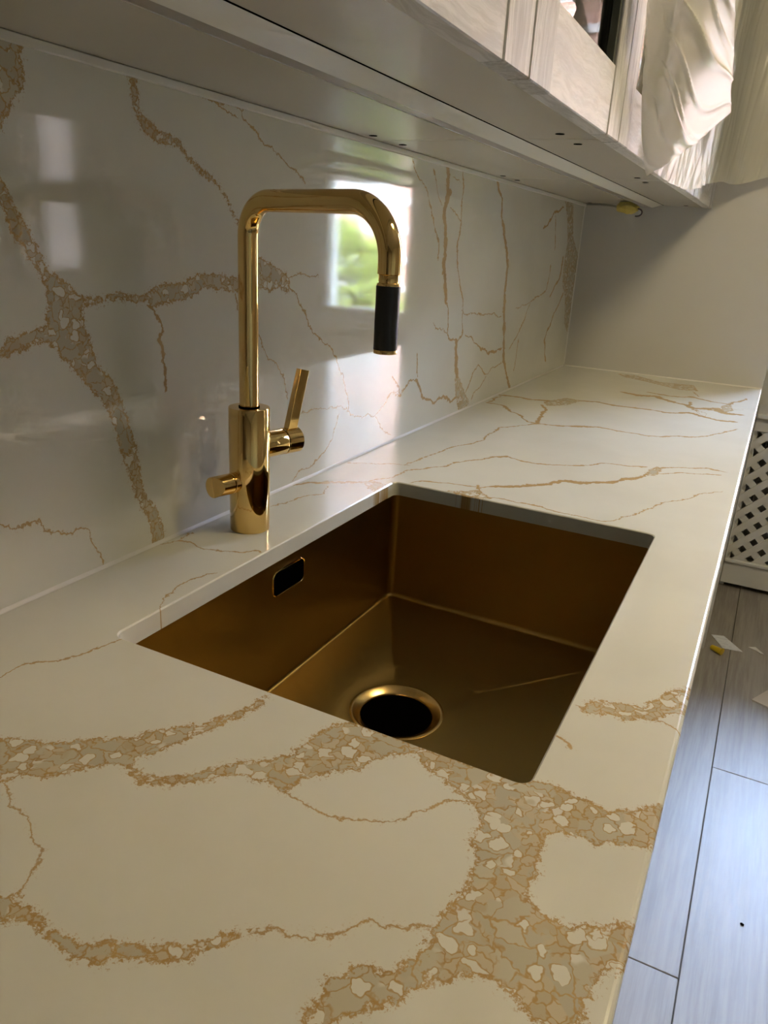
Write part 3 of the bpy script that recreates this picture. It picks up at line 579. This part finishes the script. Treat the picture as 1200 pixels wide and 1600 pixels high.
# filtered-water knob on the near side
KZ = .066; kd = -HD
local(obj('knob_hub', lathe([(.0128, .020), (.0130, .0225), (.0130, .0290), (.0124, .0296), (.0118, .0297)], 48, mtx=along(kd, KZ)), M['gold'], smooth=True), tp)
local(obj('knob_gap', lathe([(.0117, .0294), (.0117, .0310)], 40, mtx=along(kd, KZ)), M['dark']), tp)
bm = lathe([(.0122, .0307), (.0130, .0313), (.0130, .0575), (.0126, .0580)], 56, mtx=along(kd, KZ))
# the outer half of the knob is cut back to a flat finger face
nrm = (AD * .80 + UZ * .60).normalized(); c0 = TB + UZ * KZ
geo = bm.verts[:] + bm.edges[:] + bm.faces[:]
cutp = c0 + kd * .0400
tilt = (AD * .70 + UZ * .12 + kd * .70).normalized(); nrm = AD; cutp = c0 + kd * .0575 - AD * .0030
res = bmesh.ops.bisect_plane(bm, geom=geo, plane_co=cutp + nrm * .0062, plane_no=tilt, clear_outer=True)
bmesh.ops.contextual_create(bm, geom=[g for g in res['geom_cut'] if isinstance(g, bmesh.types.BMEdge)])
bmesh.ops.recalc_face_normals(bm, faces=bm.faces[:])
local(obj('knob', bm, M['gold'], smooth=True), tp)

# ------------------------------------------------------------------ wall cabinets
CT, XB, XF, XD = 1.32, .0, .350, .375       # carcass top, back, front, door face
PR0, PR1 = .178, .242                       # slot of the light profile in the undersides
def cabinet(y0, y1, nd, label, covered):
    cb = thing('wall_cabinet', label, 'cabinet', (XF / 2, (y0 + y1) / 2, ZC), 'limed oak wall cabinets above the worktop')
    g = .0011; t = .018
    P = lambda nm, lo, hi, m_, bv=.0008: local(obj(nm, box(lo, hi, bv), m_), cb)
    P('bottom_panel', (.001, y0 + g, ZC), (PR0, y1 - g, ZC + t), M['laminate'], .0006)
    P('bottom_panel', (PR1, y0 + g, ZC), (XF, y1 - g, ZC + t), M['laminate'], .0006)
    P('slot_cover', (PR0 - .01, y0 + g, ZC + t), (PR1 + .01, y1 - g, ZC + t + .012), M['white_board'])
    P('side_panel', (.001, y0 + g, ZC + t), (XF, y0 + t, CT), M['white_board']); P('side_panel', (.001, y1 - t, ZC + t), (XF, y1 - g, CT), M['white_board'])
    P('top_panel', (.001, y0 + t, CT - t), (XF, y1 - t, CT), M['white_board']); P('back_panel', (.001, y0 + t, ZC + t + .013), (.008, y1 - t, CT - t), M['white_board'])
    P('shelf', (.012, y0 + t + .001, .86), (XF - .02, y1 - t - .001, .878), M['white_board'])
    w = (y1 - y0) / nd; zb, zt_ = ZC - .004, CT + .004; sw, rh = .068, .078; x0, x1 = XF + .003, XD
    for k in range(nd):
        a, b = y0 + k * w + .0014, y0 + (k + 1) * w - .0014
        d = empty_part('door', cb); d.location = Vector((XD, a, zb)) - cb.location
        D = lambda nm, lo, hi, m_, bv=.0012: (lambda o: (setattr(o, 'parent', d), setattr(o, 'matrix_parent_inverse', Matrix.Translation(-Vector((XD, a, zb))))))(obj(nm, box(lo, hi, bv), m_))
        D('stile', (x0, a, zb), (x1, a + sw, zt_), M['limed_v']); D('stile', (x0, b - sw, zb), (x1, b, zt_), M['limed_v'])
        D('rail', (x0, a + sw + .0004, zb), (x1 - .0012, b - sw - .0004, zb + rh), M['limed_h']); D('rail', (x0, a + sw + .0004, zt_ - rh), (x1 - .0012, b - sw - .0004, zt_), M['limed_h'])
        D('pane', (x0 + .004, a + sw, zb + rh), (x0 + .008, b - sw, zt_ - rh), M['door_glass'], 0)
        for q0, q1 in ((a + sw, a + sw + .006), (b - sw - .006, b - sw)): D('glazing_bead', (x0 + .0082, q0, zb + rh), (x1 - .004, q1, zt_ - rh), M['bead'], .0005)
        hz = zb + rh + .02
        D('hinge', (XF - .055, a + sw * .5, hz), (XF + .002, a + sw + .012, hz + .014), M['chrome'], .002)
    for hy in (y0 + .05, y1 - .05):
        for hx in (.026, .308):
            local(obj('fixing_hole', lathe([(.0062, ZC - .0006), (.0062, ZC + .001)], 20, mtx=Matrix.Translation((hx, hy, 0))), M['dark']), cb)
    return cb
cabinet(-.487, .327, 2, 'limed oak wall cabinet at the near end, mostly out of view', False)
cabinet(.327, 1.1425, 2, 'limed oak wall cabinet with bare glass doors, not covered by plastic', False)
cabinet(1.1425, 1.738, 1, 'limed oak wall cabinet whose single door hides behind the hanging plastic', True)
cabinet(1.738, 2.5635, 2, 'limed oak wall cabinet in the corner against the end wall', True)
lp = thing('light_profile', 'long aluminium light profile let into the underside of the wall cabinets', 'light profile', (.21, 1.0, ZC))
ya, yb = -.486, 2.562
local(obj('housing', prism([(PR0 + .001, ZC - .0035), (.2050, ZC - .0060), (.2050, ZC + .006), (PR0 + .001, ZC + .006)], 1, ya, yb), M['alu_grey']), lp)
local(obj('diffuser', prism([(.2052, ZC - .0062), (.2365, ZC + .0030), (.2365, ZC + .014), (.2052, ZC + .014)], 1, ya, yb), M['alu']), lp)
local(obj('gap_seal', box((.2366, ya, ZC + .0010), (PR1 - .0003, yb, ZC + .0100)), M['dark']), lp)  # black strip added to paint in the shade between diffuser and front panel
local(obj('lip', prism([(PR0 - .0010, ZC - .0012), (PR0 + .0022, ZC - .0045), (PR0 + .0022, ZC - .0005), (PR0 - .0010, ZC - .0002)], 1, ya, yb), M['alu']), lp)

# ------------------------------------------------------------------ base cabinets below the worktop
for (y0, y1, lb) in ((-.5, .35, 'white base cabinet near the camera, under the worktop'), (.35, 1.15, 'white base cabinet that holds the gold sink'), (1.15, 1.85, 'white base cabinet just past the sink'), (1.85, 2.562, 'white base cabinet in the corner by the end wall')):
    bc = thing('base_cabinet', lb, 'cabinet', (.3, (y0 + y1) / 2, FLOOR), 'base cabinets under the worktop')
    P = lambda nm, lo, hi, m_, bv=.001: local(obj(nm, box(lo, hi, bv), m_), bc)
    P('side_panel', (.001, y0 + .001, FLOOR + .10), (.565, y0 + .018, -.024), M['white_board']); P('side_panel', (.001, y1 - .018, FLOOR + .10), (.565, y1 - .001, -.024), M['white_board'])
    P('bottom_panel', (.001, y0 + .019, FLOOR + .10), (.565, y1 - .019, FLOOR + .118), M['white_board']); P('back_panel', (.001, y0 + .019, FLOOR + .119), (.009, y1 - .019, -.024), M['white_board'])
    P('door', (.568, y0 + .002, FLOOR + .102), (.590, y1 - .002, -.040), M['limed_v'], .002); P('plinth', (.50, y0 + .001, FLOOR), (.516, y1 - .001, FLOOR + .099), M['white_board'])

# ------------------------------------------------------------------ radiator cover with lattice
RX0, RX1, RY0, RY1, RT = .6145, 1.66, 3.17, YF - .002, -.195
rc = thing('radiator_cover', 'white radiator cover with diagonal lattice front below the window', 'radiator cover', ((RX0 + RX1) / 2, (RY0 + RY1) / 2, FLOOR))
P = lambda nm, lo, hi, m_, bv=.003: local(obj(nm, box(lo, hi, bv), m_), rc)
P('top_board', (RX0, RY0 - .02, RT), (RX1 + .015, RY1, RT + .022), M['white_gloss'], .005)
P('side_panel', (RX0, RY0 + .02, FLOOR), (RX0 + .018, RY1, RT), M['white_gloss']); P('side_panel', (RX1 - .018, RY0 + .02, FLOOR), (RX1, RY1, RT), M['white_gloss'])
LZ0, LZ1, LX0, LX1 = FLOOR + .125, RT - .05, RX0 + .004, RX1 - .07
P('bottom_rail', (RX0, RY0, FLOOR + .02), (RX1, RY0 + .02, LZ0), M['white_gloss'], .003); P('moulding', (RX0, RY0 - .012, LZ0 - .012), (RX1, RY0 - .0005, LZ0 + .004), M['white_gloss'], .004)
P('top_rail', (RX0, RY0, LZ1), (RX1, RY0 + .02, RT - .001), M['white_gloss'], .003); P('stile', (LX1, RY0, LZ0), (RX1, RY0 + .02, LZ1), M['white_gloss'], .003)
P('stile', (RX0, RY0, LZ0), (LX0, RY0 + .02, LZ1), M['white_gloss'], .002)
P('radiator_panel', (RX0 + .05, RY1 - .09, FLOOR + .1), (RX1 - .05, RY1 - .03, RT - .08), mat('dusty_grey_radiator', (.34, .33, .31), .6))
pitch, sw = .0510 * math.sqrt(2), .0262
def slat(s, x_at, yd0, yd1):
    """one diagonal slat clipped to the lattice opening; s = +1 rises to the right"""
    h = sw / math.sqrt(2)
    H = LZ1 - LZ0; pts = [(x_at - h, LZ0), (x_at + h, LZ0), (x_at + h + s * H, LZ1), (x_at - h + s * H, LZ1)]
    def clip(poly, xlim, keep_greater):
        out = []
        for (a, b) in zip(poly, poly[1:] + poly[:1]):
            ia = (a[0] >= xlim) == keep_greater; ib = (b[0] >= xlim) == keep_greater
            if ia: out.append(a)
            if ia != ib: t = (xlim - a[0]) / (b[0] - a[0]); out.append((xlim, a[1] + t * (b[1] - a[1])))
        return out
    pts = clip(pts, LX0, True)
    if pts: pts = clip(pts, LX1, False)
    if len(pts) < 3: return
    bm = bmesh.new(); A = [bm.verts.new((p[0], yd0, p[1])) for p in pts]; B = [bm.verts.new((p[0], yd1, p[1])) for p in pts]; k = len(pts)
    for i in range(k): bm.faces.new((A[i], A[(i + 1) % k], B[(i + 1) % k], B[i]))
    bm.faces.new(A[::-1]); bm.faces.new(B); bmesh.ops.recalc_face_normals(bm, faces=bm.faces[:])
    local(obj('slat', bm, M['white_gloss']), rc)
x = LX0 - (LZ1 - LZ0) - .01
while x < LX1 + (LZ1 - LZ0):
    slat(1, x, RY0 + .003, RY0 + .0095); slat(-1, x + .026, RY0 + .0100, RY0 + .0165); x += pitch

# ------------------------------------------------------------------ hanging plastic
def grid_sheet(ctrl, nu, nv, wr):
    """smooth sheet through rows of control points; wr(p, u, v) is the wrinkle offset"""
    C = np.array(ctrl, float); nr, nc = C.shape[:2]
    def cr(P, t):
        k = min(int(t), len(P) - 2); f = t - k; p0, p1, p2, p3 = P[max(k - 1, 0)], P[k], P[k + 1], P[min(k + 2, len(P) - 1)]
        return .5 * ((2 * p1) + (-p0 + p2) * f + (2 * p0 - 5 * p1 + 4 * p2 - p3) * f * f + (-p0 + 3 * p1 - 3 * p2 + p3) * f ** 3)
    bm = bmesh.new(); V = []
    for j in range(nv + 1):
        rowp = [cr(C[:, c], j / nv * (nr - 1)) for c in range(nc)]
        for i in range(nu + 1):
            p = cr(rowp, i / nu * (nc - 1)); V.append(bm.verts.new(Vector(p) + Vector(wr(p, i / nu, j / nv))))
    for j in range(nv):
        for i in range(nu): a = j * (nu + 1) + i; bm.faces.new((V[a], V[a + 1], V[a + nu + 2], V[a + nu + 1]))
    return bm
def ridge(t): return 1 - abs(2 * (t % 1) - 1)
def wr1(p, u, v):
    q = Vector((u * 2.0 + v * 1.6, v * 2.2 - u * 2.6, 3.1)); n1 = noise.noise(q * 1.0); n2 = noise.noise(Vector((u * 3 + 7, v * 3, .5)))
    s = v * 2.3 - u * 1.25 + .25 * n2
    fold = .007 * ridge(s * 1.1) ** 6 + .0035 * ridge(s * 2.6 + .3) ** 8 + .0012 * ridge(s * 11 + n1) ** 4 * max(0, v - .55)
    ed = min(1, 6 * u) * min(1, 6 * (1 - u))
    return ((fold + .005 * n1) * (.35 + .65 * ed), .006 * n2, .004 * n1)
S1 = [[(.384, 1.13, 1.32), (.43, 1.22, 1.32), (.468, 1.30, 1.32)],
      *PX1]
o = obj('plastic_sheet', grid_sheet(S1, 70, 110, wr1), M['film'], smooth=True); smooth_mesh(o.data, 80)
tag(o, 'milky plastic dust sheet bulging like a bag in front of the cabinet doors', 'plastic sheet')
def wr2(p, u, v):
    def rn(a, c, k): return max(0.0, 1 - 2.6 * abs(noise.noise(Vector((u * a + v * k, v * c, a))))) ** 2
    band = .25 + 1.2 * math.exp(-((u - .30 - .35 * (1 - v)) / .14) ** 2)       # the gathered part runs up to the right
    n1 = noise.noise(Vector((u * 6, v * 3, 2.2)))
    a = (.0070 * rn(16, 2.2, 3) + .0035 * rn(38, 4, 5)) * band * (.35 + .65 * v) + .005 * n1
    return (a, -a * (1 if u > .55 else .2), .006 * n1 * (1 if v > .9 else .3))
cols = [(.3790, 1.36), (.3795, 1.62), (.3800, 1.88), (.3810, 2.14), (.392, 2.36), (.425, 2.50), (.50, 2.535), (.600, 2.540)]
hem = [.490, .492, .503, .535, .556, .566, .587, .612]
S2 = [[(x_ , y_, z_top) for (x_, y_) in cols] for z_top in (1.30, 1.05)] + [[(x_ + .006 , y_ - .004, h_ + .22) for (x_, y_), h_ in zip(cols, hem)], [(x_ + .008, y_ - .008, h_) for (x_, y_), h_ in zip(cols, hem)]]
o = obj('plastic_sheet', grid_sheet(S2, 240, 70, wr2), M['film'], smooth=True); smooth_mesh(o.data, 80)
tag(o, 'crinkled plastic dust sheet hanging over the corner cabinet and end wall', 'plastic sheet')

# ------------------------------------------------------------------ loose cable end under the cabinets
cbx = thing('taped_cable', 'grey cable end wrapped in yellow tape hanging under the corner cabinet', 'cable', (.1, 2.42, ZC))
pts = [(.012, 2.545, ZC - .003), (.030, 2.525, ZC - .004), (.06, 2.50, ZC - .005), (.095, 2.46, ZC - .009), (.125, 2.43, ZC - .014), (.150, 2.41, ZC - .016)]
local(obj('cable', sweep(pts, .0028, 10), mat('grey_cable', (.45, .44, .42), .5), smooth=True), cbx)
bm = sweep([(.128, 2.425, ZC - .013), (.138, 2.42, ZC - .016), (.155, 2.405, ZC - .017), (.172, 2.395, ZC - .018), (.186, 2.385, ZC - .020), (.196, 2.38, ZC - .021)], [.003, .013, .0155, .0175, .012, .006], 14)
for v in bm.verts: v.co += Vector((noise.noise(v.co * 90), noise.noise(v.co * 90 + Vector((5, 0, 0))), noise.noise(v.co * 90 + Vector((0, 9, 0))))) * .005
local(obj('tape', bm, mat('yellow_tape', (.72, .58, .16), .45)), cbx)
hk = [Vector((.192, 2.382, ZC - .020)) + Vector((.014 * math.sin(a) + .004, -.006 * math.sin(a), .010 * math.cos(a) - .010)) for a in [R(x_) for x_ in range(0, 200, 18)]]
local(obj('bare_loop', sweep(hk, .0022, 8), mat('dark_cable', (.10, .08, .10), .5), smooth=True), cbx)

# ------------------------------------------------------------------ bits left on the floor
def paper(pts, z0, th, bend=0):
    bm = bmesh.new(); A = [bm.verts.new((*p, z0 + bend * (i % 2))) for i, p in enumerate(pts)]; B = [bm.verts.new((*p, z0 + th + bend * (i % 2))) for i, p in enumerate(pts)]; k = len(pts)
    for i in range(k): bm.faces.new((A[i], A[(i + 1) % k], B[(i + 1) % k], B[i]))
    bm.faces.new(A[::-1]); bm.faces.new(B); bmesh.ops.recalc_face_normals(bm, faces=bm.faces[:])
    return bm
pmat = mat('printed_white_paper', (.80, .82, .86), .6); n = N(pmat); wv = n.new('ShaderNodeTexWave', bands_direction='Y'); n.put(wv.inputs['Vector'], n.coord()); wv.inputs['Scale'].default_value = 26
n.put(n.p.inputs['Base Color'], n.mix(n.math('MULTIPLY', n.step(wv.outputs['Fac'], .72, .9), n.step(n.noise(n.coord(), 60), .45, .6)), (.80, .82, .86), (.58, .60, .66)))
tag(obj('paper_slip', paper([(.627, 2.690), (.668, 2.700), (.735, 2.615), (.672, 2.600)], FLOOR, .0012, .002), pmat), 'small white printed paper slip lying on the floor', 'paper')
yp = thing('wall_plug', 'small yellow plastic wall plug lying on the floor', 'wall plug', (.652, 2.562, FLOOR))
local(obj('shank', lathe([(.004, -.022), (.0085, -.018), (.0105, .004), (.0110, .016), (.0095, .019)], 16, mtx=Matrix.Translation((.652, 2.562, FLOOR + .0112)) @ Matrix.Rotation(R(60), 4, 'Z') @ Matrix.Rotation(R(90), 4, 'X')), mat('yellow_plastic', (.75, .52, .02), .4), smooth=True), yp)
local(obj('collar', lathe([(.0112, .019), (.0128, .0195), (.0128, .022), (.0100, .0225)], 16, mtx=Matrix.Translation((.652, 2.562, FLOOR + .0128)) @ Matrix.Rotation(R(60), 4, 'Z') @ Matrix.Rotation(R(90), 4, 'X')), mat('yellow_plastic_collar', (.70, .46, .02), .4), smooth=True), yp)
tag(obj('paper_scrap', paper([(.750, 2.665), (.772, 2.672), (.800, 2.640), (.790, 2.632), (.772, 2.655)], FLOOR, .001, .003), M['silicone']), 'tiny torn white scrap on the floor right of the paper slip', 'paper')
tag(obj('cardboard_sheet', paper([(.775, 2.300), (1.25, 2.12), (1.55, 2.75), (1.03, 2.82)], FLOOR, .004, 0), mat('grey_cardboard', (.60, .55, .49), .8)), 'flat pale cardboard sheet lying on the floor planks', 'cardboard')
tag(obj('floor_crumb', lathe([(.002, 0), (.0040, .0012), (.0015, .0025)], 8, mtx=Matrix.Translation((.795, 1.385, FLOOR))), M['dark']), 'tiny dark crumb on the floor plank right of the long joint', 'crumb')

# ------------------------------------------------------------------ ceiling lamp (warm light of the room)
cl = thing('ceiling_lamp', 'round white ceiling lamp giving warm light', 'ceiling lamp', (1.15, 1.25, CEIL))
TC = Matrix.Translation((1.15, 1.25, CEIL))
local(obj('base_plate', lathe([(.24, 0), (.24, -.02), (.22, -.022)], 40, mtx=TC), M['white_gloss'], smooth=True), cl)
gm = mat('lit_opal_glass', (.9, .85, .75), .4); gm.node_tree.nodes['Principled BSDF'].inputs['Emission Color'].default_value = (1.0, .82, .48, 1); gm.node_tree.nodes['Principled BSDF'].inputs['Emission Strength'].default_value = LAMP
local(obj('opal_shade', lathe([(.29, -.022), (.30, -.035), (.28, -.060), (.18, -.080), (.04, -.088)], 48, mtx=TC), gm, smooth=True), cl)

# ------------------------------------------------------------------ garden and house outside the windows
struct(obj('ground', box((-6, YF + .26, FLOOR - .5), (16, 30, FLOOR - .15)), mat('garden_ground', (.22, .20, .15), .9)), 'garden ground outside the windows')
def brick_mat():
    m = mat('red_brick', (.4, .16, .1), .85); n = N(m)
    b = n.new('ShaderNodeTexBrick'); n.put(b.inputs['Vector'], n.mapping(n.coord(), (1, 1, 1), (R(90), 0, 0))); b.inputs['Scale'].default_value = 4.4
    for k_, v in (('Color1', (.17, .09, .068, 1)), ('Color2', (.135, .072, .056, 1)), ('Mortar', (.22, .16, .13, 1))): b.inputs[k_].default_value = v
    n.put(n.p.inputs['Base Color'], b.outputs['Color']); return m
HY = 11.5
hs = thing('brick_house', 'red brick house with white bands and windows beyond the garden', 'house', (5, HY, FLOOR))
local(obj('wall', box((.5, HY, FLOOR - .15), (16.5, HY + 5, 3.6)), brick_mat()), hs)
local(obj('roof', prism([(HY - .3, 3.6), (HY + 5.3, 3.6), (HY + 2.5, 5.6)], 0, .3, 16.7), mat('roof_tiles', (.22, .14, .11), .8)), hs)
wm = mat('white_render', (.36, .36, .37), .6); gz = mat('dark_house_glass', (.04, .05, .06), .05)
for k in range(9): z = -.40 + .44 * k; local(obj('band', box((.45, HY - .05, z), (16.55, HY - .001, z + .11), .01), wm), hs)
for i in range(8):
    for z in (-.62, 1.10, 2.40):
        x = 1.4 + i * 1.9; hh = .8
        wf = obj('window', box((x, HY - .08, z), (x + .9, HY - .051, z + hh), .01), wm); local(wf, hs)
        p_ = obj('pane', box((x + .08, HY - .09, z + .08), (x + .82, HY - .081, z + hh - .08)), gz); p_.parent = wf
def bush(c, r, n_, label, shades):
    t = thing('garden_bush', label, 'bush', (c[0], c[1], FLOOR - .15), 'bushes outside the window')
    rng = random.Random(int(c[0] * 100)); bm = bmesh.new()
    for k in range(n_):
        d = Vector((rng.gauss(0, 1), rng.gauss(0, 1), rng.gauss(0, 1))).normalized(); s = rng.uniform(.55, 1.0) ** .5
        p = Vector((c[0] + d.x * r[0] * s, c[1] + d.y * r[1] * s, c[2] + d.z * r[2] * s)) + Vector((noise.noise(d * 3 + Vector(c)), 0, noise.noise(d * 4))) * .12
        q = Matrix.Rotation(rng.uniform(0, 6.28), 3, 'Z') @ Matrix.Rotation(rng.uniform(-1.1, 1.1), 3, 'X'); l, w_ = rng.uniform(.05, .09), rng.uniform(.02, .035)
        v = [bm.verts.new(p + q @ Vector(x_)) for x_ in ((0, -l, 0), (w_, 0, .012), (0, l, 0), (-w_, 0, .012))]; bm.faces.new((v[0], v[1], v[2])); bm.faces.new((v[0], v[2], v[3]))
    fo = local(obj('foliage', bm, shades), t); fo['kind'] = 'stuff'
    local(obj('stem', sweep([(c[0], c[1], FLOOR - .2), (c[0] + .03, c[1], c[2] - r[2] * .4), (c[0], c[1] + .02, c[2])], [.05, .035, .015], 8), mat('bark', (.10, .07, .05), .9)), t)
def leaf(name, a, b):
    m = mat(name, a, .55); n = N(m); n.put(n.p.inputs['Base Color'], n.mix(n.noise(n.coord(), 4, 3), a, b))
    tl = n.new('ShaderNodeBsdfTranslucent'); tl.inputs[0].default_value = (.25, .32, .05, 1); mx = n.new('ShaderNodeMixShader'); mx.inputs[0].default_value = .35
    out = m.node_tree.nodes['Material Output']; n.t.links.new(n.p.outputs[0], mx.inputs[1]); n.t.links.new(tl.outputs[0], mx.inputs[2]); n.t.links.new(mx.outputs[0], out.inputs[0]); return m
lm = leaf('spring_leaves', (.10, .16, .02), (.20, .25, .04))
bush((2.95, 6.0, -.20), (.62, .6, .72), 3600, 'bright green rounded bush seen mirrored beside the spray head', lm)
bush((4.3, 6.4, -.45), (.8, .7, .65), 2600, 'lower bright green bush further along the garden', lm)
bush((.7, 6.6, -.50), (.8, .6, .6), 2400, 'bright green bush nearest the house wall', lm)
